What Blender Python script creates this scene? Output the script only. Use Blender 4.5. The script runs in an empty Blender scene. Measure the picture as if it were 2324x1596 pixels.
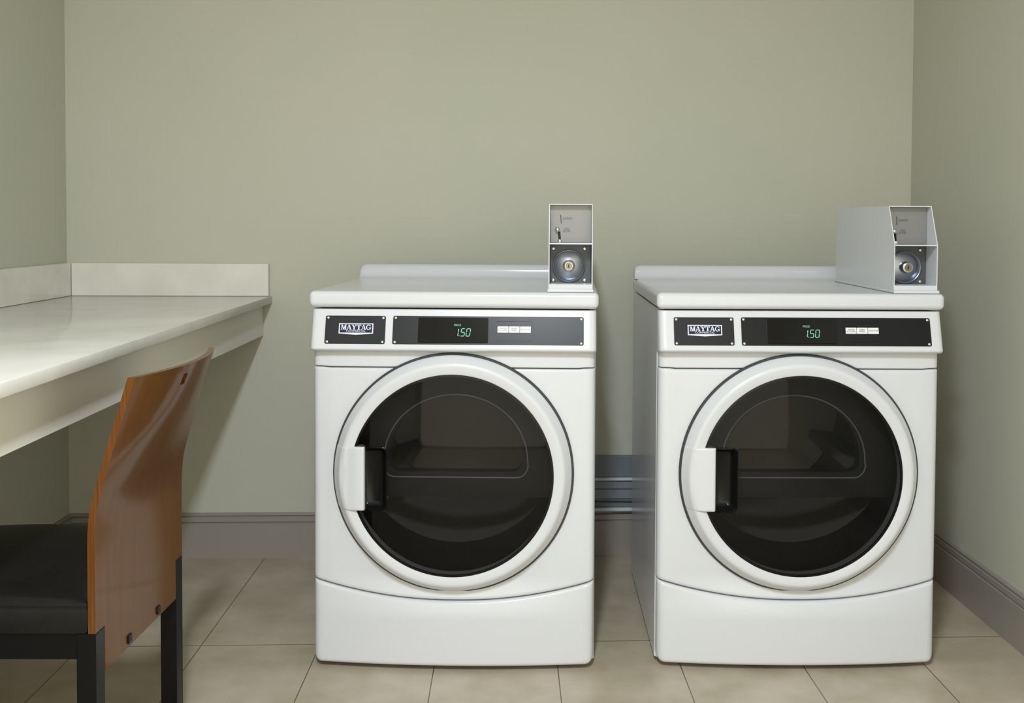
import bpy, bmesh, math
from mathutils import Vector, Matrix
from math import sin, cos, pi, radians, sqrt

sc = bpy.context.scene
COL = sc.collection

# ------------------------------------------------------------------ camera
F_PX, CX, CY = 2368.53, 1255.31, 584.18
YAW, PITCH, ROLL, EYE = 0.042155, 0.033932, 0.005588, 1.09888
fwd = Vector((sin(YAW)*cos(PITCH), cos(YAW)*cos(PITCH), -sin(PITCH)))
rt = Vector((cos(YAW), -sin(YAW), 0))
up = rt.cross(fwd)
r2 = cos(ROLL)*rt + sin(ROLL)*up
u2 = -sin(ROLL)*rt + cos(ROLL)*up
cam_d = bpy.data.cameras.new('camera')
cam = bpy.data.objects.new('camera', cam_d)
COL.objects.link(cam)
cam_d.sensor_fit = 'HORIZONTAL'
cam_d.sensor_width = 36.0
cam_d.lens = F_PX/2324*36
cam_d.shift_x = -(CX-1162)/2324
cam_d.shift_y = (CY-798)/2324
cam_d.clip_start = 0.05
M = Matrix((r2, u2, -fwd)).transposed().to_4x4()
M.translation = Vector((0, 0, EYE))
cam.matrix_world = M
sc.camera = cam

# ------------------------------------------------------------------ view, world, lamps
sc.view_settings.view_transform = 'Standard'
sc.view_settings.look = 'None'
sc.view_settings.gamma = 1
sc.view_settings.use_curve_mapping = False
sc.view_settings.exposure = 0.09
w = bpy.data.worlds.new('world'); sc.world = w; w.use_nodes = True
w.node_tree.nodes['Background'].inputs[0].default_value = (0.8, 0.85, 0.8, 1)
w.node_tree.nodes['Background'].inputs[1].default_value = 0.05

def area(name, loc, sx, sy, power, col, target=None):
    l = bpy.data.lights.new(name, 'AREA'); l.shape = 'RECTANGLE'; l.size = sx; l.size_y = sy
    l.energy = power; l.color = col
    o = bpy.data.objects.new(name, l); COL.objects.link(o); o.location = loc
    if target is not None:
        o.rotation_euler = (Vector(target)-Vector(loc)).to_track_quat('-Z', 'Y').to_euler()
    return o
CEIL = 2.45
area('ceiling_lamp_light', (-0.13, 0.22, CEIL-0.075), 0.14, 0.60, 85, (0.85, 0.93, 1.0))
area('front_fill_light', (0.0, -1.46, 1.22), 2.66, 2.36, 30, (1.0, 0.92, 0.73), (0.0, 3.0, 1.22))  # unseen warm fill added over the front wall to lift ambient light, not a fixture

# ------------------------------------------------------------------ materials
def mat(name, col, rough=0.5, metal=0.0, spec=0.5, coat=0.0, emit=None, estr=1.0):
    m = bpy.data.materials.new(name); m.use_nodes = True
    b = m.node_tree.nodes['Principled BSDF']
    b.inputs['Base Color'].default_value = (*col, 1)
    b.inputs['Roughness'].default_value = rough
    b.inputs['Metallic'].default_value = metal
    b.inputs['Specular IOR Level'].default_value = spec
    b.inputs['Coat Weight'].default_value = coat
    b.inputs['Coat Roughness'].default_value = 0.05
    if emit:
        b.inputs['Emission Color'].default_value = (*emit, 1)
        b.inputs['Emission Strength'].default_value = estr
    return m

def noise_mix(m, c1, c2, scale, stretch=(1, 1, 1), detail=4, lo=.35, hi=.65, bump=0.0, bscale=None):
    nt = m.node_tree; N = nt.nodes; L = nt.links; b = N['Principled BSDF']
    tc = N.new('ShaderNodeTexCoord'); mp = N.new('ShaderNodeMapping'); mp.inputs['Scale'].default_value = stretch
    L.new(tc.outputs['Object'], mp.inputs['Vector'])
    n = N.new('ShaderNodeTexNoise'); n.inputs['Scale'].default_value = scale; n.inputs['Detail'].default_value = detail
    L.new(mp.outputs[0], n.inputs['Vector'])
    r = N.new('ShaderNodeValToRGB'); r.color_ramp.elements[0].position = lo; r.color_ramp.elements[1].position = hi
    r.color_ramp.elements[0].color = (*c1, 1); r.color_ramp.elements[1].color = (*c2, 1)
    L.new(n.outputs['Fac'], r.inputs[0]); L.new(r.outputs[0], b.inputs['Base Color'])
    if bump:
        n2 = N.new('ShaderNodeTexNoise'); n2.inputs['Scale'].default_value = bscale or scale*8; n2.inputs['Detail'].default_value = 3
        L.new(mp.outputs[0], n2.inputs['Vector'])
        bp = N.new('ShaderNodeBump'); bp.inputs['Strength'].default_value = bump; bp.inputs['Distance'].default_value = 0.001
        L.new(n2.outputs['Fac'], bp.inputs['Height']); L.new(bp.outputs[0], b.inputs['Normal'])
    return r

WALLC = (0.60, 0.585, 0.49)
m_wall = mat('wall_paint', WALLC, 0.55, spec=0.25)
noise_mix(m_wall, (0.528, 0.532, 0.450), (0.552, 0.540, 0.466), 1.6, bump=0.12, bscale=140)
m_ceil = mat('ceiling_paint', (0.75, 0.74, 0.70), 0.8)
m_base = mat('baseboard_vinyl', (0.31, 0.278, 0.252), 0.35)
m_white = mat('white_enamel', (0.645, 0.655, 0.695), 0.16, spec=0.5)
m_white2 = mat('white_plastic', (0.640, 0.650, 0.685), 0.26, spec=0.45)
m_grayw = mat('pale_grey_steel_paint', (0.64, 0.655, 0.69), 0.35)
m_gasket = mat('door_seal_rubber', (0.035, 0.037, 0.042), 0.5)
m_plate = mat('charcoal_satin_plate', (0.016, 0.016, 0.018), 0.5, spec=0.22)
m_panel = mat('gunmetal_panel', (0.006, 0.006, 0.0075), 0.33, spec=0.26)
m_black = mat('black_gloss_plastic', (0.006, 0.006, 0.006), 0.12, spec=0.22)
m_pocket = mat('dark_smoked_plastic', (0.006, 0.006, 0.006), 0.18, spec=0.22)
m_chrome = mat('chrome', (0.75, 0.75, 0.74), 0.18, metal=1.0)
m_steel = mat('brushed_steel', (0.25, 0.245, 0.25), 0.42, metal=0.5)
m_zinc = mat('zinc_plate', (0.24, 0.26, 0.31), 0.28, metal=1.0)
m_lockplate = mat('grey_lock_plate', (0.085, 0.092, 0.105), 0.42, metal=0.4)
m_brass = mat('lock_brass', (0.24, 0.21, 0.16), 0.3, metal=1.0)
m_navy = mat('navy_badge', (0.005, 0.008, 0.055), 0.4, spec=0.2)
m_silver = mat('silver_print', (0.70, 0.71, 0.76), 0.4)
m_label = mat('white_button_label', (0.80, 0.80, 0.82), 0.4)
m_ink = mat('grey_ink', (0.10, 0.10, 0.10), 0.6)
m_led = mat('green_display_segments', (0.05, 0.2, 0.15), 0.5, emit=(0.22, 0.62, 0.45), estr=0.75)
m_drum = mat('galvanised_drum', (0.44, 0.43, 0.41), 0.45, metal=0.3)
m_inner = mat('dark_inner_panel', (0.055, 0.055, 0.06), 0.35)
m_lip = mat('pale_opening_lip', (0.45, 0.46, 0.48), 0.3)
m_leather = mat('black_leather', (0.010, 0.009, 0.009), 0.38, spec=0.32)
noise_mix(m_leather, (0.0045, 0.004, 0.004), (0.007, 0.006, 0.006), 30, bump=0.25, bscale=260)
m_legs = mat('black_lacquer_wood', (0.0035, 0.0035, 0.004), 0.28, spec=0.16)
m_slate = mat('slate_metal', (0.17, 0.20, 0.22), 0.45)
m_slate2 = mat('bluish_grey_metal', (0.23, 0.255, 0.30), 0.4)
m_pipe = mat('pale_conduit', (0.62, 0.64, 0.66), 0.4)
m_apron = mat('apron_paint', (0.80, 0.775, 0.71), 0.45)

m_stone = mat('quartz_worktop', (0.62, 0.59, 0.53), 0.16)
rr = noise_mix(m_stone, (0.72, 0.69, 0.64), (0.78, 0.76, 0.71), 9, detail=8)
e = rr.color_ramp.elements.new(0.30); e.color = (0.62, 0.59, 0.54, 1)
rr.color_ramp.elements[0].position = 0.22

def wood(name, c1, c2, stretch, rough):
    m = mat(name, c1, rough, coat=0.45, spec=0.05)
    m.node_tree.nodes['Principled BSDF'].inputs['Coat Roughness'].default_value = 0.11
    noise_mix(m, c1, c2, 6, stretch=stretch, detail=6, lo=.3, hi=.7)
    return m
m_wood = wood('lacquered_veneer', (0.128, 0.052, 0.011), (0.150, 0.063, 0.015), (9, 9, .8), 0.45)
m_ply = wood('plywood_edge', (0.075, 0.024, 0.0025), (0.150, 0.052, 0.006), (60, 1, 1), 0.4)

def smoked_glass():
    m = bpy.data.materials.new('smoked_door_glass'); m.use_nodes = True
    nt = m.node_tree; N = nt.nodes; L = nt.links
    for n in list(N): N.remove(n)
    out = N.new('ShaderNodeOutputMaterial'); mx = N.new('ShaderNodeMixShader')
    fr = N.new('ShaderNodeFresnel'); fr.inputs['IOR'].default_value = 1.25
    tr = N.new('ShaderNodeBsdfTransparent'); tr.inputs[0].default_value = (0.365, 0.36, 0.35, 1)
    gl = N.new('ShaderNodeBsdfGlossy'); gl.inputs['Roughness'].default_value = 0.03; gl.inputs[0].default_value = (0.9, 0.9, 0.9, 1)
    L.new(fr.outputs[0], mx.inputs[0]); L.new(tr.outputs[0], mx.inputs[1]); L.new(gl.outputs[0], mx.inputs[2])
    L.new(mx.outputs[0], out.inputs[0])
    return m
m_glass = smoked_glass()

# floor tiles: grout lines from world position
TX0, TT, TY1, TD = -1.0952, 0.3048, 2.6945, 0.73
m_floor = mat('beige_porcelain_tile', (0.4, 0.35, 0.27), 0.33)
def floor_nodes(m):
    nt = m.node_tree; N = nt.nodes; L = nt.links; b = N['Principled BSDF']
    tc = N.new('ShaderNodeTexCoord'); sp = N.new('ShaderNodeSeparateXYZ'); L.new(tc.outputs['Object'], sp.inputs[0])
    def mth(op, a, bb=None):
        n = N.new('ShaderNodeMath'); n.operation = op
        for i, v in enumerate((a, bb)):
            if v is None: continue
            if isinstance(v, (int, float)): n.inputs[i].default_value = v
            else: L.new(v, n.inputs[i])
        return n.outputs[0]
    def line(sock, o, per, half):
        t = mth('DIVIDE', mth('SUBTRACT', sock, o), per)
        f = mth('ABSOLUTE', mth('SUBTRACT', mth('FRACT', mth('ADD', t, 50.5)), 0.5))
        return mth('LESS_THAN', mth('MULTIPLY', f, per), half)
    g = mth('MAXIMUM', line(sp.outputs[0], TX0, TT, 0.0013), line(sp.outputs[1], TY1, TD, 0.0016))
    n = N.new('ShaderNodeTexNoise'); n.inputs['Scale'].default_value = 5.5; n.inputs['Detail'].default_value = 9; n.inputs['Roughness'].default_value = .62
    L.new(tc.outputs['Object'], n.inputs['Vector'])
    r = N.new('ShaderNodeValToRGB'); cr = r.color_ramp
    cr.elements[0].position = .34; cr.elements[0].color = (0.375, 0.320, 0.225, 1)
    cr.elements[1].position = .66; cr.elements[1].color = (0.515, 0.445, 0.358, 1)
    L.new(n.outputs['Fac'], r.inputs[0])
    mx = N.new('ShaderNodeMix'); mx.data_type = 'RGBA'
    L.new(g, mx.inputs['Factor']); L.new(r.outputs[0], mx.inputs[6]); mx.inputs[7].default_value = (0.11, 0.092, 0.07, 1)
    L.new(mx.outputs[2], b.inputs['Base Color'])
    bp = N.new('ShaderNodeBump'); bp.inputs['Strength'].default_value = .4; bp.inputs['Distance'].default_value = 0.001; bp.invert = True
    L.new(g, bp.inputs['Height']); L.new(bp.outputs[0], b.inputs['Normal'])
floor_nodes(m_floor)

# ------------------------------------------------------------------ mesh helpers
def link(name, me, m=None, parent=None, smooth=True, mw=None, auto=35, weighted=False):
    o = bpy.data.objects.new(name, me); COL.objects.link(o)
    if m is not None and not me.materials: me.materials.append(m)
    if parent: o.parent = parent
    if mw is not None: me.transform(mw)
    if smooth:
        me.polygons.foreach_set('use_smooth', [True]*len(me.polygons))
        try: me.set_sharp_from_angle(angle=radians(auto))
        except Exception: pass
        if weighted:
            wn = o.modifiers.new('weighted_normal', 'WEIGHTED_NORMAL'); wn.keep_sharp = True; wn.weight = 100
    return o
def frombm(name, bm, m, parent=None, smooth=True, mw=None, auto=35, recalc=True, weighted=False):
    if recalc: bmesh.ops.recalc_face_normals(bm, faces=bm.faces)
    me = bpy.data.meshes.new(name); bm.to_mesh(me); bm.free()
    return link(name, me, m, parent, smooth, mw, auto, weighted)
def bbox(bm, x0, x1, y0, y1, z0, z1, bev=0.0, seg=3):
    r = bmesh.ops.create_cube(bm, size=1)
    vs = r['verts']
    bmesh.ops.transform(bm, matrix=Matrix.Translation(((x0+x1)/2, (y0+y1)/2, (z0+z1)/2)) @ Matrix.Diagonal((x1-x0, y1-y0, z1-z0, 1)), verts=vs)
    if bev:
        es = {e for v in vs for e in v.link_edges}
        bmesh.ops.bevel(bm, geom=list(es), offset=bev, segments=seg, profile=0.5, affect='EDGES')
def box(name, x0, x1, y0, y1, z0, z1, m, parent=None, bev=0.0, seg=3, mw=None):
    bm = bmesh.new(); bbox(bm, x0, x1, y0, y1, z0, z1, bev, seg)
    return frombm(name, bm, m, parent, mw=mw, auto=50, weighted=True)
def prism(bm, pts, a, b, axis='z'):
    """closed polygon pts (2D) extruded from a to b along axis"""
    def P(p, t):
        return {'x': (t, p[0], p[1]), 'y': (p[0], t, p[1]), 'z': (p[0], p[1], t)}[axis]
    A = [bm.verts.new(P(p, a)) for p in pts]; B = [bm.verts.new(P(p, b)) for p in pts]
    n = len(pts)
    bm.faces.new(A); bm.faces.new(B[::-1])
    for i in range(n): bm.faces.new((A[i], B[i], B[(i+1) % n], A[(i+1) % n]))
def rrect(x0, x1, z0, z1, r, n=6):
    out = []
    for cx, cz, a0 in ((x1-r, z1-r, 0), (x0+r, z1-r, 90), (x0+r, z0+r, 180), (x1-r, z0+r, 270)):
        for i in range(n+1):
            a = radians(a0+90*i/n); out.append((cx+r*cos(a), cz+r*sin(a)))
    return out
def lathe(bm, prof, cx, cz, n=128, a0=0.0, a1=2*pi):
    """profile of (r, y) turned about the y axis through (cx, cz)"""
    full = abs(a1-a0-2*pi) < 1e-6
    cnt = n if full else n+1
    rings = []
    for i in range(cnt):
        a = a0+(a1-a0)*i/n
        rings.append([bm.verts.new((cx+r*cos(a), y, cz+r*sin(a))) for r, y in prof])
    for i in range(n):
        A = rings[i]; B = rings[(i+1) % cnt]
        for j in range(len(prof)-1):
            if prof[j][0] == 0 and prof[j+1][0] == 0: continue
            bm.faces.new((A[j], A[j+1], B[j+1], B[j]))
def disc(bm, cx, cz, r, y0, y1, n=24, dome=0.0):
    prof = [(r, y1), (r, y0)] + ([(r*.8, y0-dome*.5), (r*.4, y0-dome*.9)] if dome else []) + [(0.00001, y0-dome)]
    lathe(bm, prof, cx, cz, n)
def tube(bm, pts, r, n=10, closed=False):
    pts = [Vector(p) for p in pts]; rings = []; N = len(pts)
    for i, p in enumerate(pts):
        a = pts[(i-1) % N] if (closed or i > 0) else p; b = pts[(i+1) % N] if (closed or i < N-1) else p
        t = (b-a).normalized(); u = Vector((0, 1, 0)).cross(t)
        if u.length < 1e-4: u = Vector((1, 0, 0)).cross(t)
        u.normalize(); v = t.cross(u)
        rings.append([bm.verts.new(p+r*(cos(2*pi*k/n)*u+sin(2*pi*k/n)*v)) for k in range(n)])
    for i in range(N if closed else N-1):
        A = rings[i]; B = rings[(i+1) % N]
        for k in range(n): bm.faces.new((A[k], A[(k+1) % n], B[(k+1) % n], B[k]))
    if not closed: bm.faces.new(rings[0]); bm.faces.new(rings[-1][::-1])
def text_bm(s, size, width=None, ex=0.0002):
    """a text as a mesh in the x-z plane facing -y, centred at the origin"""
    c = bpy.data.curves.new('t', 'FONT'); c.body = s; c.size = size; c.align_x = 'CENTER'; c.align_y = 'CENTER'; c.space_line = .85
    c.extrude = ex; c.resolution_u = 3
    o = bpy.data.objects.new('t', c); COL.objects.link(o)
    dg = bpy.context.evaluated_depsgraph_get(); me = bpy.data.meshes.new_from_object(o.evaluated_get(dg))
    bpy.data.objects.remove(o); bpy.data.curves.remove(c)
    xs = [v.co.x for v in me.vertices]; wd = max(xs)-min(xs); k = (width/wd) if width else 1
    me.transform(Matrix(((k, 0, 0, -k*(max(xs)+min(xs))/2), (0, 0, -1, 0), (0, 1, 0, 0), (0, 0, 0, 1))))
    return me
def text(name, s, size, x, z, y, m, parent, width=None, mw=None):
    me = text_bm(s, size, width); me.transform(Matrix.Translation((x, y, z)))
    me.materials.clear(); me.materials.append(m)
    return link(name, me, None, parent, smooth=False, mw=mw)
def tag(o, label, cat, group=None):
    o['label'] = label; o['category'] = cat
    if group: o['group'] = group
    return o
def empty(name, loc, rz, label, cat, group=None):
    o = bpy.data.objects.new(name, None); COL.objects.link(o); o.empty_display_size = .1
    o.location = loc; o.rotation_euler = (0, 0, rz); return tag(o, label, cat, group)
def struct(o):
    o['kind'] = 'structure'; return o

# ------------------------------------------------------------------ room shell
XL, XR, YW, YF = -1.4188, 1.3295, 3.4121, -1.5
T = .12
struct(box('floor', XL-T, XR+T, YF-T, YW+T, -.1, 0, m_floor))
struct(box('ceiling', XL-T, XR+T, YF-T, YW+T, CEIL, CEIL+.1, m_ceil))
struct(box('wall_back', XL-T, XR+T, YW, YW+T, 0, CEIL, m_wall))
struct(box('wall_left', XL-T, XL, YF, YW, 0, CEIL, m_wall))
struct(box('wall_right', XR, XR+T, YF, YW, 0, CEIL, m_wall))
struct(box('wall_front', XL-T, XR+T, YF-T, YF, 0, CEIL, m_wall))
BB = [(0, 0), (0, .1465), (.006, .1465), (.0095, .1430), (.0095, .1385), (.0055, .1365), (.0125, .1335), (.0125, .1185), (.0085, .1160), (.0155, .1135), (.0155, 0)]
bm = bmesh.new(); prism(bm, [(YW-a, b) for a, b in BB], XL, XR, 'x'); struct(frombm('baseboard_back', bm, m_base, auto=25))
bm = bmesh.new(); prism(bm, [(XL+a, b) for a, b in BB], YF, YW-.0156, 'y'); struct(frombm('baseboard_left', bm, m_base, auto=25))
bm = bmesh.new(); prism(bm, [(XR-a, b) for a, b in BB], YF, YW-.0156, 'y'); struct(frombm('baseboard_right', bm, m_base, auto=25))

# ceiling fixture that carries the key light (above the frame)
fx = empty('ceiling_light', (-.13, .22, CEIL), 0, 'narrow white fluorescent fixture on the ceiling above the frame', 'ceiling light')
box('housing', -.10, .10, -.34, .34, -.06, 0, m_white2, fx, .008)

# ------------------------------------------------------------------ worktop with apron and backsplash
ct = empty('folding_counter', (-1.09, 2.4, 0), 0, 'cream stone folding counter fixed along the left wall, with backsplash and deep painted apron', 'counter')
inv = Matrix.Translation((1.09, -2.4, 0))
ZC, ZS, Y0 = .854, .959, .9
bm = bmesh.new(); prism(bm, [(XL+.001, Y0), (-.753, Y0), (-.767, YW-.001), (XL+.001, YW-.001)], ZC-.024, ZC)
bmesh.ops.bevel(bm, geom=list(bm.edges), offset=.002, segments=2, affect='EDGES', profile=.5)
frombm('worktop', bm, m_stone, ct, mw=inv)
box('backsplash', XL+.0215, -.7745, YW-.020, YW-.001, ZC+.0005, ZS, m_stone, ct, .0015, 2, mw=inv)
box('backsplash', XL+.001, XL+.020, Y0, YW-.001, ZC+.0005, ZS, m_stone, ct, .0015, 2, mw=inv)
box('apron', -.813, -.7955, Y0+.02, YW-.002, .725, ZC-.0245, m_apron, ct, .001, 1, mw=inv)

# ------------------------------------------------------------------ dining chair
ch = empty('dining_chair', (-.6875, 1.98, 0), radians(-2.0), 'wooden back chair with black leather seat and square black legs, pulled up to the counter', 'chair')
def interp(t, tab):
    if t <= tab[0][0]: return tab[0][1]
    for i in range(len(tab)-1):
        a, b = tab[i], tab[i+1]
        if t <= b[0]:
            m0 = (b[1]-a[1])/(b[0]-a[0]) if i == 0 else (b[1]-tab[i-1][1])/(b[0]-tab[i-1][0])
            m1 = (b[1]-a[1])/(b[0]-a[0]) if i == len(tab)-2 else (tab[i+2][1]-a[1])/(tab[i+2][0]-a[0])
            h = b[0]-a[0]; s = (t-a[0])/h
            return (2*s**3-3*s*s+1)*a[1]+(s**3-2*s*s+s)*h*m0+(-2*s**3+3*s*s)*b[1]+(s**3-s*s)*h*m1
    return tab[-1][1]
LEAN = [(.30, 0), (.555, 0), (.605, .0035), (.645, .013), (.704, .030), (.775, .0515), (.8345, .0700)]
SAG = [(.30, 0), (.56, 0), (.66, .012), (.75, .026), (.84, .034)]
HW, TH = .21, .0125
def back_x(y, z): return interp(z, LEAN)+interp(z, SAG)*(1-(y/HW)**2)
ys = [-HW, -.2075, -.19, -.172] + [-.172+.344*i/24 for i in range(1, 24)] + [.172, .19, .2075, HW]
zs = [.320, .34, .36, .38, .399, .43, .46, .50, .54] + [.56+.0125*i for i in range(22)] + [.8345]
slot = (-.046, -.026, .796, .816)
ys = sorted(set(round(v, 5) for v in ys+[slot[0], slot[1]])); zs = sorted(set(round(v, 5) for v in zs+[slot[2], slot[3]]))
bm = bmesh.new(); g = {}
def bv(i, j, s):
    k = (i, j, s)
    if k not in g:
        y, z = ys[i], zs[j]; g[k] = bm.verts.new((back_x(y, z)-(TH if s else 0), y, z))
    return g[k]
def inside(i, j):
    if not (0 <= i < len(ys)-1 and 0 <= j < len(zs)-1): return False
    y = (ys[i]+ys[i+1])/2; z = (zs[j]+zs[j+1])/2
    if z < .399 and abs(y) > .172: return False
    if slot[0] < y < slot[1] and slot[2] < z < slot[3]: return False
    return True
for i in range(len(ys)-1):
    for j in range(len(zs)-1):
        if not inside(i, j): continue
        f = bm.faces.new((bv(i, j, 0), bv(i+1, j, 0), bv(i+1, j+1, 0), bv(i, j+1, 0))); f.material_index = 0
        f = bm.faces.new((bv(i, j, 1), bv(i, j+1, 1), bv(i+1, j+1, 1), bv(i+1, j, 1))); f.material_index = 0
        for di, dj, a, b in ((-1, 0, (i, j), (i, j+1)), (1, 0, (i+1, j), (i+1, j+1)), (0, -1, (i, j), (i+1, j)), (0, 1, (i, j+1), (i+1, j+1))):
            if not inside(i+di, j+dj):
                f = bm.faces.new((bv(*a, 0), bv(*b, 0), bv(*b, 1), bv(*a, 1))); f.material_index = 1
o = frombm('backrest', bm, None, ch); o.data.materials.append(m_wood); o.data.materials.append(m_ply)
for y in (-.070, .071): box('bolt', -.0005, .003, y-.008, y+.008, .3275, .3425, m_legs, ch, .001, 1)
for (x0, x1, y0, y1) in ((-.033, 0, -.21, -.1735), (-.033, 0, .1735, .21)):
    box('leg', x0, x1, y0, y1, 0, .3985, m_legs, ch, .0015, 2)
for y0, y1 in ((-.205, -.168), (.168, .205)):
    box('leg', -.455, -.418, y0, y1, 0, .3985, m_legs, ch, .0015, 2)
for y0, y1 in ((-.203, -.181), (.181, .203)):
    box('seat_rail', -.418, -.0335, y0, y1, .352, .3985, m_legs, ch, .001, 1)
box('seat_rail', -.448, -.428, -.168, .168, .352, .3985, m_legs, ch, .001, 1)
box('seat_rail', -.033, -.0135, -.1730, .1730, .352, .3985, m_legs, ch, .001, 1)
# leather seat: crowned cushion with a stitched edge seam
bm = bmesh.new()
NX, NY = 36, 34; sx0, sx1, sy0, sy1 = -.465, -.0135, -.212, .212
rows = []
for i in range(NX+1):
    u = -1+2*i/NX; u = math.copysign(1-(1-abs(u))**1.6, u)
    row = []
    for j in range(NY+1):
        v = -1+2*j/NY; v = math.copysign(1-(1-abs(v))**1.6, v)
        z = .452+.036*(1-u*u)**.45*(1-v*v)**.45
        row.append(bm.verts.new(((sx0+sx1)/2+u*(sx1-sx0)/2*.985, v*(sy1-sy0)/2*.985, z)))
    rows.append(row)
for i in range(NX):
    for j in range(NY): bm.faces.new((rows[i][j], rows[i+1][j], rows[i+1][j+1], rows[i][j+1]))
edge = [rows[i][0] for i in range(NX+1)]+[rows[NX][j] for j in range(1, NY+1)]+[rows[i][NY] for i in range(NX-1, -1, -1)]+[rows[0][j] for j in range(NY-1, 0, -1)]
mx, my = (sx0+sx1)/2, 0
prev = edge
for k, (s, z) in enumerate(((.997, .4495), (1.0, .4475), (.994, .4455), (1.0, .440), (1.003, .425), (.998, .405), (.985, .3990), (.9, .3990))):
    cur = []
    for v in edge:
        bx = (v.co.x-mx)/.985*s+mx; by = v.co.y/.985*s
        cur.append(bm.verts.new((bx, by, z)))
    for a in range(len(edge)):
        b = (a+1) % len(edge); bm.faces.new((prev[a], prev[b], cur[b], cur[a]))
    prev = cur
bm.faces.new(prev)
frombm('seat', bm, m_leather, ch, auto=50)

# ------------------------------------------------------------------ clothes dryer
HX = .345
def kick_z(x): return .1725+.0475*min(1, abs(x)/HX)**2.2
def sstep(t): t = max(0, min(1, t)); return t*t*(3-2*t)
def bow(x, z):
    return .022*sstep((.237-z)/.11)*(1-min(1, abs(x)/HX)**2)
def panel(name, zlo, zhi, m, parent, off=lambda x, z: 0.0, hw=HX, r=.012, rc=.020, depth=.03, nx=70, nz=50, hole=None, crease=False, rtop=None, rbot=None):
    """front sheet with rounded borders, folded back by depth at every side"""
    rtop = r if rtop is None else rtop; rbot = r if rbot is None else rbot
    def cl(n):   # parameters clustered towards both ends
        a = [0, .004, .01, .018, .028, .042, .06]
        mid = [.06+(.88)*i/(n-12) for i in range(1, n-12)]
        return a+mid+[1-t for t in a[::-1]]
    us = cl(nx); vs = cl(nz)
    bm = bmesh.new(); grid = []
    def fall(d, rad): return 0 if d >= rad else rad-sqrt(max(0, rad*rad-(rad-d)**2))
    for u in us:
        x = -hw+2*hw*u; lo, hi = zlo(x), zhi(x); col = []
        for v in vs:
            z = lo+(hi-lo)*v
            dx = hw-abs(x)
            y = -off(x, z)+fall(dx, rc)+fall(z-lo, rbot)+fall(hi-z, rtop)
            if crease: y += .0012*sstep((abs(x)-(hw-.034))/.007)
            y = min(y, depth)
            col.append(bm.verts.new((x, y, z)))
        grid.append(col)
    nU, nV = len(us), len(vs)
    for i in range(nU-1):
        for j in range(nV-1):
            q = (grid[i][j], grid[i+1][j], grid[i+1][j+1], grid[i][j+1])
            if hole:
                c = sum((v.co for v in q), Vector())/4
                if math.hypot(c.x-hole[0], c.z-hole[1]) < hole[2]: continue
            bm.faces.new(q)
    # fold back
    ring = [grid[i][0] for i in range(nU)]+[grid[-1][j] for j in range(1, nV)]+[grid[i][-1] for i in range(nU-2, -1, -1)]+[grid[0][j] for j in range(nV-2, 0, -1)]
    back = [bm.verts.new((v.co.x, depth+.002, v.co.z)) for v in ring]
    for a in range(len(ring)):
        b = (a+1) % len(ring); bm.faces.new((ring[a], back[a], back[b], ring[b]))
    return frombm(name, bm, m, parent, auto=60)

DZ = .486; DR = .2885            # door centre height and radius
RING = [(DR, .004), (DR, -.012), (DR-.0015, -.0150), (.2735, -.0365), (.2715, -.0382), (.2670, -.0400), (.2635, -.0402), (.2475, -.0372), (.2450, -.0365), (.2440, -.034), (.2440, .0)]
def ring_y(r):
    P = RING[1:9][::-1]
    if r <= P[0][0]: return P[0][1]
    for (a, ya), (b, yb) in zip(P, P[1:]):
        if r <= b: return ya+(yb-ya)*(r-a)/(b-a) if b > a else yb
    return P[-1][1]

SLOPE = .029/.098                 # the control housing leans outwards towards its lower edge
CTOP = .882
def con_off(x, z): return max(0, (CTOP-z))*SLOPE if z > .790 else (.092*SLOPE)*max(0, 1-((.790-z)/.010)**2*.5)
ang = math.atan(SLOPE)
# maps (x, outwards -y, z) of a flat upright plate with z measured as height onto the leaning face
def lean_mat(z0=.834, lift=.0):
    y0 = -(CTOP-z0)*SLOPE
    return Matrix.Translation((0, y0-lift, z0)) @ Matrix.Rotation(-ang, 4, 'X') @ Matrix.Translation((0, 0, -z0)) 
LM = lean_mat()

SER = {  # slab serif capitals in a unit-high box: lists of convex polygons
 'M': (1.22, [[(.02,0),(.36,0),(.36,.1),(.02,.1)],[(.12,0),(.26,0),(.26,1),(.12,1)],[(.02,.9),(.40,.9),(.40,1),(.02,1)],[(.12,1),(.40,1),(.66,.12),(.54,0)],[(.54,0),(.66,0),(.94,1),(.84,1)],[(.80,0),(1.10,0),(1.10,1),(.84,1)],[(.72,0),(1.20,0),(1.20,.1),(.72,.1)],[(.84,.9),(1.20,.9),(1.20,1),(.84,1)]]),
 'A': (1.12, [[(.0,0),(.34,0),(.34,.1),(.0,.1)],[(.10,0),(.22,0),(.56,1),(.46,1)],[(.46,1),(.66,1),(1.04,0),(.74,0)],[(.62,0),(1.12,0),(1.12,.1),(.62,.1)],[(.24,.28),(.80,.28),(.80,.38),(.28,.38)]]),
 'Y': (1.08, [[(0,.9),(.46,.9),(.46,1),(0,1)],[(.08,1),(.38,1),(.68,.45),(.44,.40)],[(.42,0),(.70,0),(.70,.5),(.42,.5)],[(.54,.5),(.66,.46),(.98,1),(.86,1)],[(.70,.9),(1.08,.9),(1.08,1),(.70,1)],[(.30,0),(.82,0),(.82,.1),(.30,.1)]]),
 'T': (1.0, [[(0,.88),(1,.88),(1,1),(0,1)],[(0,.68),(.09,.68),(.12,1),(0,1)],[(.91,.68),(1,.68),(1,1),(.88,1)],[(.36,0),(.64,0),(.64,1),(.36,1)],[(.22,0),(.78,0),(.78,.1),(.22,.1)]]),
 'G': (1.08, []) }
gl = []
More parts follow.
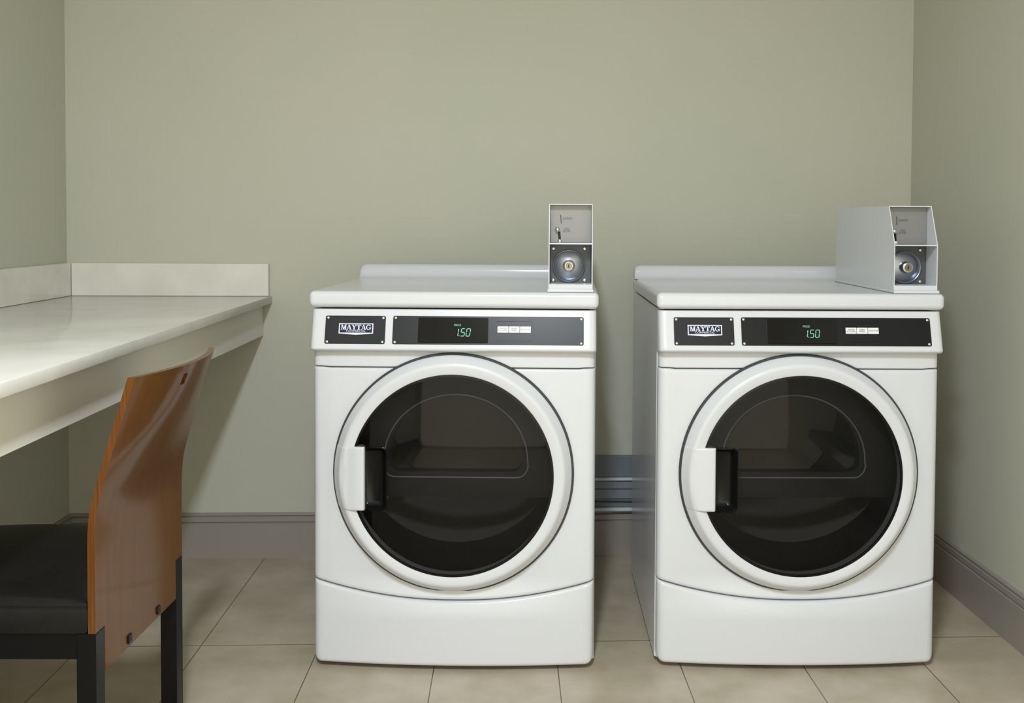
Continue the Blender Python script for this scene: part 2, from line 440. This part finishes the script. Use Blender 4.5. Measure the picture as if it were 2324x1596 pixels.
for i in range(20):      # the G as an arc with a thick left side
    a0, a1 = radians(48+262*i/20), radians(48+262*(i+1)/20)
    def gp(a): 
        return ((.52+.50*cos(a), .5+.51*sin(a)), (.54+(.30-.06*abs(sin(a))*-1)*cos(a), .5+.40*sin(a)))
    (o0, i0), (o1, i1) = gp(a0), gp(a1); gl.append([o0, o1, i1, i0])
gl += [[(.58,.38),(1.08,.38),(1.08,.48),(.58,.48)],[(.72,.05),(.98,.08),(.98,.48),(.72,.48)],[(.82,.66),(.92,.66),(.94,.98),(.84,.90)]]
SER['G'] = (1.08, gl)
def serif_word(bm, word, x, z, width, height, y, dy):
    tot = sum(SER[c][0]-.05 for c in word)+.05; k = width/tot; cx = x-width/2
    for c in word:
        adv, polys = SER[c]
        for p in polys:
            prism(bm, [(cx+a*k, z+b*height) for a, b in p], y, y+dy, 'y')
        cx += (adv-.05)*k
SEG = {'0': 'abcdef', '1': 'ef', '5': 'afgcd'}
def seven(bm, ch_, x, z, w_, h, t, y, slant=.14):
    P = {'a': ((0, h), (w_, h)), 'g': ((0, h/2), (w_, h/2)), 'd': ((0, 0), (w_, 0)), 'f': ((0, h/2), (0, h)), 'e': ((0, 0), (0, h/2)), 'b': ((w_, h/2), (w_, h)), 'c': ((w_, 0), (w_, h/2))}
    for s in SEG[ch_]:
        (x0, z0), (x1, z1) = P[s]; g_ = t*.62
        if z0 == z1: pts = [(x0+g_, z0-t/2), (x1-g_, z0-t/2), (x1-g_/3, z0), (x1-g_, z0+t/2), (x0+g_, z0+t/2), (x0+g_/3, z0)]
        else: pts = [(x0-t/2, z0+g_), (x0, z0+g_/3), (x0+t/2, z0+g_), (x0+t/2, z1-g_), (x0, z1-g_/3), (x0-t/2, z1-g_)]
        prism(bm, [(x+a+slant*b, z+b) for a, b in pts], y, y-.0003, 'y')

def make_dryer(loc, rz, label):
    D = empty('clothes_dryer', loc, rz, label, 'clothes dryer', 'pair of front loading coin dryers')
    # cabinet: open-fronted steel shell
    bm = bmesh.new()
    out = [(-.346, .034), (-.346, .690), (-.334, .700), (.334, .700), (.346, .690), (.346, .034), (.330, .034), (.330, .684), (-.330, .684), (-.330, .034)]
    prism(bm, out, .014, .8865, 'z')
    bmesh.ops.bevel(bm, geom=[e_ for e_ in bm.edges if abs(e_.verts[0].co.z-e_.verts[1].co.z) > .5 and abs(abs(e_.verts[0].co.x)-.346) < .001 and e_.verts[0].co.y < .1], offset=.004, segments=2, affect='EDGES')
    bbox(bm, -.330, .330, .034, .684, .014, .022)
    frombm('cabinet', bm, m_white, D, weighted=True)
    for x in (-.29, .29):
        for y in (.09, .62):
            bm = bmesh.new(); bmesh.ops.create_cone(bm, cap_ends=True, segments=20, radius1=.02, radius2=.016, depth=.0142, matrix=Matrix.Translation((x, y, .0071)))
            frombm('levelling_foot', bm, m_gasket, D)
    # lid with a raised guard at the rear
    bm = bmesh.new(); bbox(bm, -.352, .352, -.012, .662, .8885, .9285)
    bmesh.ops.bevel(bm, geom=[e_ for e_ in bm.edges], offset=.0125, segments=5, profile=.5, affect='EDGES')
    frombm('lid', bm, m_white, D, auto=60, weighted=True)
    GP = [(.585, .9285), (.597, .9325), (.603, .940), (.606, .952), (.609, .962), (.616, .9685), (.652, .9685), (.660, .962), (.661, .94), (.661, .9285)]
    bm = bmesh.new()
    prev = None
    for dx, s in ((0, .0), (0, .72), (.003, .86), (.009, .95), (.018, 1.0)) :
        x = -.350+dx; cur = [bm.verts.new((x, .62+(a-.62)*(.9+.1*s), .9285+(b-.9285)*s)) for a, b in GP]
        if prev:
            for i in range(len(GP)-1): bm.faces.new((prev[i], cur[i], cur[i+1], prev[i+1]))
        prev = cur
    cur = [bm.verts.new((.262, a, b)) for a, b in GP]
    for i in range(len(GP)-1): bm.faces.new((prev[i], cur[i], cur[i+1], prev[i+1]))
    bm.faces.new(cur)
    bmesh.ops.remove_doubles(bm, verts=bm.verts, dist=1e-6)
    frombm('rear_guard', bm, m_white, D, auto=50)
    # control housing
    C_ = panel('control_housing', lambda x: .7815, lambda x: .8845, m_white2, D, off=con_off, hw=.3465, r=.006, rc=.014, depth=.033, rtop=.003, rbot=.011, nx=40, nz=44)
    # brand plate
    def plate(x0, x1, z0, z1, m, name, r=.004, th=.0016, y=0.0, parent=D):
        bm = bmesh.new(); prism(bm, rrect(x0, x1, z0, z1, r), y, y-th, 'y')
        return frombm(name, bm, m, parent, mw=LM, smooth=False)
    B = plate(-.3105, -.1645, .8005, .8695, m_plate, 'brand_plate')
    for x in (-.3045, -.1705):
        for z in (.8055, .8645):
            bm = bmesh.new(); lathe(bm, [(.0033, -.0014), (.0033, -.0022), (.0022, -.0030), (.0014, -.0031), (.0012, -.0022), (.00001, -.0022)], x, z, 14)
            frombm('screw', bm, m_chrome, B, mw=LM)
    ex, ez = -.2355, .8380
    bm = bmesh.new(); wv, hv = .0418, .0125
    prism(bm, [(ex-wv, ez+hv), (ex-wv, ez-hv), (ex-wv*.3, ez-hv-.0022), (ex, ez-hv-.0030), (ex+wv*.3, ez-hv-.0022), (ex+wv, ez-hv), (ex+wv, ez+hv)], -.0014, -.0024, 'y')
    frombm('emblem_frame', bm, m_silver, B, mw=LM, smooth=False)
    bm = bmesh.new(); prism(bm, rrect(ex-.0392, ex+.0392, ez-.0102, ez+.0104, .0005, 1), -.0020, -.0027, 'y')
    frombm('emblem_field', bm, m_navy, B, mw=LM, smooth=False)
    bm = bmesh.new(); serif_word(bm, 'MAYTAG', ex, ez-.0032, .0735, .0122, -.0026, -.0004)
    frombm('brand_lettering', bm, m_silver, B, mw=LM, smooth=False)
    text('brand_lettering', 'COMMERCIAL', .0058, ex, ez-.0068, -.0028, m_silver, B, width=.048, mw=LM)
    # long control plate with display and buttons
    P = plate(-.1465, .3155, .8005, .8700, m_panel, 'control_panel')
    for x in (-.1405, .3095):
        for z in (.8055, .8650):
            bm = bmesh.new(); lathe(bm, [(.0033, -.0014), (.0033, -.0022), (.0022, -.0030), (.0014, -.0031), (.0012, -.0022), (.00001, -.0022)], x, z, 14)
            frombm('screw', bm, m_chrome, P, mw=LM)
    bm = bmesh.new(); prism(bm, rrect(-.0845, .0850, .8055, .8655, .003), -.0014, -.0060, 'y')
    bmesh.ops.bevel(bm, geom=[e_ for e_ in bm.edges if abs(e_.verts[0].co.y+.006) < 1e-5 and abs(e_.verts[1].co.y+.006) < 1e-5], offset=.0016, segments=3, affect='EDGES', profile=.5)
    frombm('display_window', bm, m_black, P, mw=LM, auto=12)
    bm = bmesh.new()
    seven(bm, '1', .0118, .8205, .0075, .0180, .0018, -.0061)
    seven(bm, '5', .0185, .8205, .0085, .0180, .0018, -.0061)
    seven(bm, '0', .0315, .8205, .0088, .0180, .0018, -.0061)
    prism(bm, [(.0143, .8200), (.0163, .8200), (.0163, .8218), (.0143, .8218)], -.0061, -.0064, 'y')
    frombm('display_digits', bm, m_led, P, mw=LM, smooth=False)
    text('display_word', 'PRICE', .0068, .0108, .8470, -.0064, m_led, P, width=.0165, mw=LM)
    bm = bmesh.new()
    for a, b in zip(rrect(.1035, .1925, .8100, .8600, .003), rrect(.1055, .1905, .8120, .8580, .002)): pass
    oo = rrect(.1035, .1925, .8100, .8600, .003); ii = rrect(.1052, .1908, .8117, .8583, .002)
    vo = [[bm.verts.new((a, y, b)) for a, b in oo] for y in (-.0014, -.0026)]; vi = [[bm.verts.new((a, y, b)) for a, b in ii] for y in (-.0014, -.0026)]
    n = len(oo)
    for i in range(n):
        j = (i+1) % n
        bm.faces.new((vo[0][i], vo[0][j], vo[1][j], vo[1][i])); bm.faces.new((vo[1][i], vo[1][j], vi[1][j], vi[1][i])); bm.faces.new((vi[1][i], vi[1][j], vi[0][j], vi[0][i]))
    frombm('button_frame', bm, m_panel, P, mw=LM, smooth=False)
    for k, s in enumerate(('WHITES\n& COLORS', 'PERM\nPRESS', 'DELICATES')):
        x0 = .1073+k*.0272
        bm = bmesh.new(); bbox(bm, x0, x0+.0262, -.0036, -.0014, .8300, .8455, .0006, 1)
        frombm('button', bm, m_label, P, mw=LM)
        text('button_lettering', s, .0052, x0+.0131, .8377 if k < 2 else .8377, -.0038, m_ink, P, width=(.022, .014, .023)[k], mw=LM)
    # band, front sheet, toe sheet
    H = (0, DZ, .262)
    panel('upper_band', lambda x: .7435+.0016*sstep((abs(x)-.311)/.007), lambda x: .7830, m_white2, D, hw=.344, r=.003, rc=.016, depth=.033, nx=70, nz=40, hole=H, crease=True)
    panel('front_panel', lambda x: kick_z(x)+.0014, lambda x: .7405+.0016*sstep((abs(x)-.311)/.007), m_white, D, off=bow, hw=.345, r=.006, rc=.018, depth=.033, nx=90, nz=110, hole=H, crease=True, rtop=.004, rbot=.007)
    panel('toe_panel', lambda x: .0125+(.020-sqrt(max(0, .020**2-max(0, abs(x)-(.344-.020))**2))), lambda x: kick_z(x)-.0014, m_white, D, off=bow, hw=.344, r=.009, rc=.018, depth=.033, nx=80, nz=50, rtop=.007, rbot=.010)
    # interior seen through the glass
    bm = bmesh.new()
    half = lambda n_: [(.165*cos(pi*i/n_), .515+.152*sin(pi*i/n_)) for i in range(n_+1)]
    Dsh = half(40)+[(-.1665, .504), (-.1645, .494), (-.1600, .486), (-.1535, .480), (-.145, .4765), (-.135, .476), (.135, .476), (.145, .4765), (.1535, .480), (.1600, .486), (.1645, .494), (.1665, .504)]
    nD = len(Dsh)
    cxy = (0, .54)
    inr = [bm.verts.new((a, .050, b)) for a, b in Dsh]
    inb = [bm.verts.new((a, .085, b)) for a, b in Dsh]
    outv = []
    for a, b in Dsh:
        dx, dz = a-cxy[0], b-cxy[1]
        # from the point outwards until the circle of radius .262 around the door centre
        px, pz = cxy[0]-0, cxy[1]-DZ
        A_ = dx*dx+dz*dz; B_ = 2*(px*dx+pz*dz); C0 = px*px+pz*pz-.275**2
        t = (-B_+sqrt(B_*B_-4*A_*C0))/(2*A_)
        outv.append(bm.verts.new((cxy[0]+dx*t, .046, cxy[1]+dz*t)))
    for i in range(nD):
        j = (i+1) % nD
        bm.faces.new((inr[i], inr[j], outv[j], outv[i])); bm.faces.new((inb[i], inb[j], inr[j], inr[i]))
    frombm('opening_panel', bm, m_inner, D, auto=60)
    bm = bmesh.new(); pts = [((a)*1.085, .047, .520+(b-.520)*1.085-.010) for a, b in Dsh]
    tube(bm, pts, .0022, 8, closed=True)
    frombm('opening_lip', bm, m_lip, D)
    bm = bmesh.new(); lathe(bm, [(.275, .046), (.262, .0)], 0, DZ, 96); frombm('door_liner', bm, m_pocket, D)
    bm = bmesh.new(); lathe(bm, [(.262, .086), (.262, .58), (.18, .60), (.00001, .60)], 0, .55, 72); frombm('drum', bm, m_drum, D, recalc=False)
    for k in range(3):
        a = radians(95+120*k); c = Vector((cos(a), 0, sin(a))); s_ = Vector((-sin(a), 0, cos(a)))
        bm = bmesh.new(); q = []
        for y in (.10, .57):
            q.append([bm.verts.new(Vector((0, y, .55))+c*rr_+s_*ss) for rr_, ss in ((.260, -.035), (.195, -.012), (.195, .012), (.260, .035))])
        for i in range(3): bm.faces.new((q[0][i], q[0][i+1], q[1][i+1], q[1][i]))
        bm.faces.new(q[0]); bm.faces.new(q[1])
        frombm('drum_baffle', bm, m_drum, D)
    # door
    bm = bmesh.new(); lathe(bm, RING, 0, DZ, 160)
    R = frombm('door', bm, m_white2, D, auto=22)
    bm = bmesh.new(); lathe(bm, [(.262, .001), (.2935, .001), (.2942, -.001), (.2942, -.0048), (.2925, -.0068), (.286, -.0068)], 0, DZ, 128)
    frombm('door_seal', bm, m_gasket, R)
    GR = .2445; nz0, nz1, nx = .3985, .5555, -.1575; gz = DZ-.001
    def gy(x, z): return -.0365-.016*(1-min(1, ((x)**2+(z-gz)**2)/GR**2))
    bm = bmesh.new(); zz = sorted(set([gz+GR*sin(pi*(i/56-.5))*.9999 for i in range(57)]+[nz0, nz1]))
    NXg = 48
    for a, b in zip(zz, zz[1:]):
        mid = (a+b)/2; rows_ = []
        for z in (a, b):
            w_ = sqrt(max(1e-8, GR*GR-(z-gz)**2)); lo = nx if nz0 < mid < nz1 else -w_
            rows_.append([bm.verts.new((lo+(w_-lo)*k/NXg, gy(lo+(w_-lo)*k/NXg, z), z)) for k in range(NXg+1)])
        for k in range(NXg): bm.faces.new((rows_[0][k], rows_[0][k+1], rows_[1][k+1], rows_[1][k]))
    bmesh.ops.remove_doubles(bm, verts=bm.verts, dist=1e-5)
    frombm('door_glass', bm, m_glass, R, auto=80)
    bm = bmesh.new(); lathe(bm, [(.2455, -.0375), (.2405, -.0380), (.2400, -.034)], 0, gz, 128)
    frombm('glass_edge_band', bm, m_black, R)
    # grip pocket
    bm = bmesh.new(); q = []
    for ins, y in ((0, -.043), (.0022, -.0445), (.004, -.042), (.010, -.022), (.018, -.016)):
        q.append([bm.verts.new((a, y if a > -.20 or ins > .003 else -.036, b)) for a, b in rrect(-.228+ins, nx+.0015-ins, nz0-.001+ins, nz1+.001-ins, .012-ins*.3, 5)])
    for A_, B_ in zip(q, q[1:]):
        for i in range(len(A_)): j = (i+1) % len(A_); bm.faces.new((A_[i], A_[j], B_[j], B_[i]))
    bm.faces.new(q[-1])
    frombm('grip_pocket', bm, m_pocket, R, auto=50)
    # handle: continues the ring and bridges the pocket
    bm = bmesh.new(); rows_ = []
    zz = [.4015, .4022, .404, .407]+[.412+.134*i/16 for i in range(17)]+[.550, .553, .5548, .5555]
    for z in zz:
        x0 = -sqrt((DR+.0006)**2-(z-DZ)**2); x1 = -.2095; row = []
        dz_ = min(z-zz[0], zz[-1]-z)
        for k in range(29):
            t = k/28; t = t*t*(3-2*t)*.35+t*.65; x = x0+(x1-x0)*t; r_ = math.hypot(x, z-DZ)
            base = min(ring_y(min(r_, DR)), -.0415 if x > -.262 else 0) if r_ < .266 else ring_y(min(r_, DR))
            y = base-.0016
            if x > -.255: y -= .004*sstep((x+.255)/.03)
            dxe = x1-x
            for d_, rad in ((dxe, .006), (dz_, .003)):
                if d_ < rad: y += rad-sqrt(max(0, rad*rad-(rad-d_)**2))
            row.append(bm.verts.new((x, y, z)))
        row.append(bm.verts.new((x1-.0005, -.030, z))); row.append(bm.verts.new((x1-.006, -.024, z)))
        rows_.append(row)
    for a, b in zip(rows_, rows_[1:]):
        for k in range(len(a)-1): bm.faces.new((a[k], a[k+1], b[k+1], b[k]))
    for a in (rows_[0], rows_[-1]):
        bk = [bm.verts.new((v.co.x, -.012, v.co.z)) for v in a]
        for k in range(len(a)-1): bm.faces.new((a[k], a[k+1], bk[k+1], bk[k]))
    frombm('handle', bm, m_white2, R, auto=50)
    return D
AL, AR = math.atan2(-.0404, .6865), math.atan2(-.020, .6922)
LL, LR = (-.1335, 2.5375, 0), (.7113, 2.516, 0)
make_dryer(LL, AL, 'white front loading dryer standing next to the chair and counter, nearer the left wall')
make_dryer(LR, AR, 'white front loading dryer standing beside the right wall, its side panel showing')

# ------------------------------------------------------------------ coin boxes
def make_coin(loc, rz, label, key_ang):
    # origin: middle of the base, front face at y = 0, 107 mm wide
    K = empty('coin_box', loc, rz, label, 'coin box', 'coin boxes on the dryers')
    box('base_flange', -.056, .056, -.010, .505, 0, .0075, m_white, K, .002, 2)
    w2, dpt = .0535, .50; z0, zm, z1 = .0075, .118, .2145; yt = .046
    prof = [(0, z0), (0, zm), (yt, z1), (dpt, z1), (dpt, z0)]
    bm = bmesh.new(); t = .0022
    for s in (-1, 1):
        a, b = (s*w2, s*(w2-t)); prism(bm, prof, a, b, 'x')
    prism(bm, [(yt, z1-t), (yt, z1), (dpt, z1), (dpt, z1-t)], -w2+t, w2-t, 'x')
    prism(bm, [(0, z0), (0, z0+t), (dpt, z0+t), (dpt, z0)], -w2+t, w2-t, 'x')
    prism(bm, [(dpt-t, z0+t), (dpt-t, z1-t), (dpt, z1-t), (dpt, z0+t)], -w2+t, w2-t, 'x')
    prism(bm, [(0, zm-.0020), (.0006, zm+.0006), (.075, zm+.0006), (.075, zm-.0020)], -w2+t, w2-t, 'x')
    prism(bm, [(0.0, z0+t), (0.0, z0+.0115), (.071, z0+.0115), (.071, z0+t)], -w2+t, w2-t, 'x')
    frombm('housing', bm, m_grayw, K, smooth=False)
    bm = bmesh.new(); bbox(bm, .010, .022, .24, .26, z1-.0005, z1+.0035, .001, 1); frombm('top_rivet', bm, m_steel, K)
    # coin slide plate
    yp = .070
    sp = box('coin_slide_plate', -.0508, .0508, yp, yp+.002, zm+.0012, z1-t-.0005, m_steel, K)
    bm = bmesh.new(); prism(bm, [(-.0260, .188), (-.0245, .188), (-.0235, .166), (-.0250, .166)], yp+.0001, yp-.0006, 'y'); frombm('coin_slot', bm, m_black, sp, smooth=False)
    bm = bmesh.new(); prism(bm, [(-.0330, .146), (-.0262, .146), (-.0240, .123), (-.0300, .123)], yp+.0001, yp-.0006, 'y'); frombm('return_slot', bm, m_black, sp, smooth=False)
    bm = bmesh.new(); disc(bm, 0, 0, .0058, -.012, .0, 20, .003)
    frombm('return_knob', bm, m_chrome, sp, mw=Matrix.Translation((-.0335, yp, .1515)))
    bm = bmesh.new(); disc(bm, 0, 0, .0052, -.008, .0, 20, .002)
    frombm('return_knob', bm, m_chrome, sp, mw=Matrix.Translation((-.0275, yp, .1225)))
    text('plate_lettering', 'QUARTERS', .0075, -.0085, .1785, yp-.0004, m_ink, sp, width=.0235)
    text('plate_lettering', 'COIN\nRETURN', .0072, -.0100, .1500, yp-.0004, m_ink, sp, width=.0180)
    # lock plate
    yl = .070; cz = .0615
    lp = box('lock_plate', -.0505, .0500, yl, yl+.002, z0+.0118, zm-.0022, m_lockplate, K)
    bm = bmesh.new(); lathe(bm, [(.0405, yl), (.0405, yl-.0025), (.0385, yl-.0032), (.0372, yl-.0025), (.0366, yl+.005), (.0355, yl+.0058), (.012, yl-.001), (.00001, yl-.001)], -.0045, cz, 64)
    # the dish sits in front of the plate
    for v in bm.verts: v.co.y -= .0062
    frombm('lock_dish', bm, m_zinc, lp)
    bm = bmesh.new(); lathe(bm, [(.0150, yl-.006), (.0146, yl-.020), (.0128, yl-.0290), (.0098, yl-.0305), (.0094, yl-.0285), (.00001, yl-.0285)], -.0045, cz, 40)
    frombm('lock_collar', bm, m_chrome, lp)
    bm = bmesh.new(); disc(bm, -.0045, cz, .0088, yl-.0298, yl-.0285, 28); frombm('lock_cylinder', bm, m_brass, lp)
    bm = bmesh.new(); bbox(bm, -.0012, .0012, yl-.0304, yl-.0296, -.0042, .0042)
    frombm('keyhole', bm, m_black, lp, mw=Matrix.Translation((-.0045, 0, cz)) @ Matrix.Rotation(key_ang, 4, 'Y'))
    for x, z in ((-.0435, .0255), (.0350, .0255), (-.0435, .1040), (.0350, .1040)):
        bm = bmesh.new(); lathe(bm, [(.0052, yl), (.0050, yl-.003), (.0036, yl-.0052), (.00001, yl-.0058)], x, z, 6); frombm('bolt', bm, m_chrome, lp)
    return K
def local(loc, rz, x, y, z):
    return (loc[0]+cos(rz)*x-sin(rz)*y, loc[1]+sin(rz)*x+cos(rz)*y, z)
make_coin(local(LL, AL, .2828, .003, .9288), AL, 'pale grey metal coin box on the dryer nearer the chair and counter', 0)
make_coin(local(LR, AR, .2828, .003, .9288), AR, 'pale grey metal coin box on the dryer beside the right wall, long side showing', 0)

# ------------------------------------------------------------------ low metal strip on the wall between the dryers
W = empty('wall_duct', (.36, YW-.001, .147), 0, 'dark slate metal duct with pale horizontal ridges, low on the wall between the two dryers', 'duct')
def wb(name, y, z0, z1, m, bev=.001): return box(name, -.24, .36, -y, 0, z0-.147, z1-.147, m, W, bev, 1)
wb('upper_face', .018, .262, .331, m_slate)
wb('ridge', .030, .250, .2605, m_pipe, .003)
wb('middle_face', .022, .191, .2485, m_slate2)
wb('lower_face', .016, .1625, .190, m_slate)
wb('lower_ridge', .028, .1480, .1610, m_pipe, .003)
for z in (.223, .181): wb('seam_strip', .0235, z-.0012, z+.0012, m_gasket, .0003)
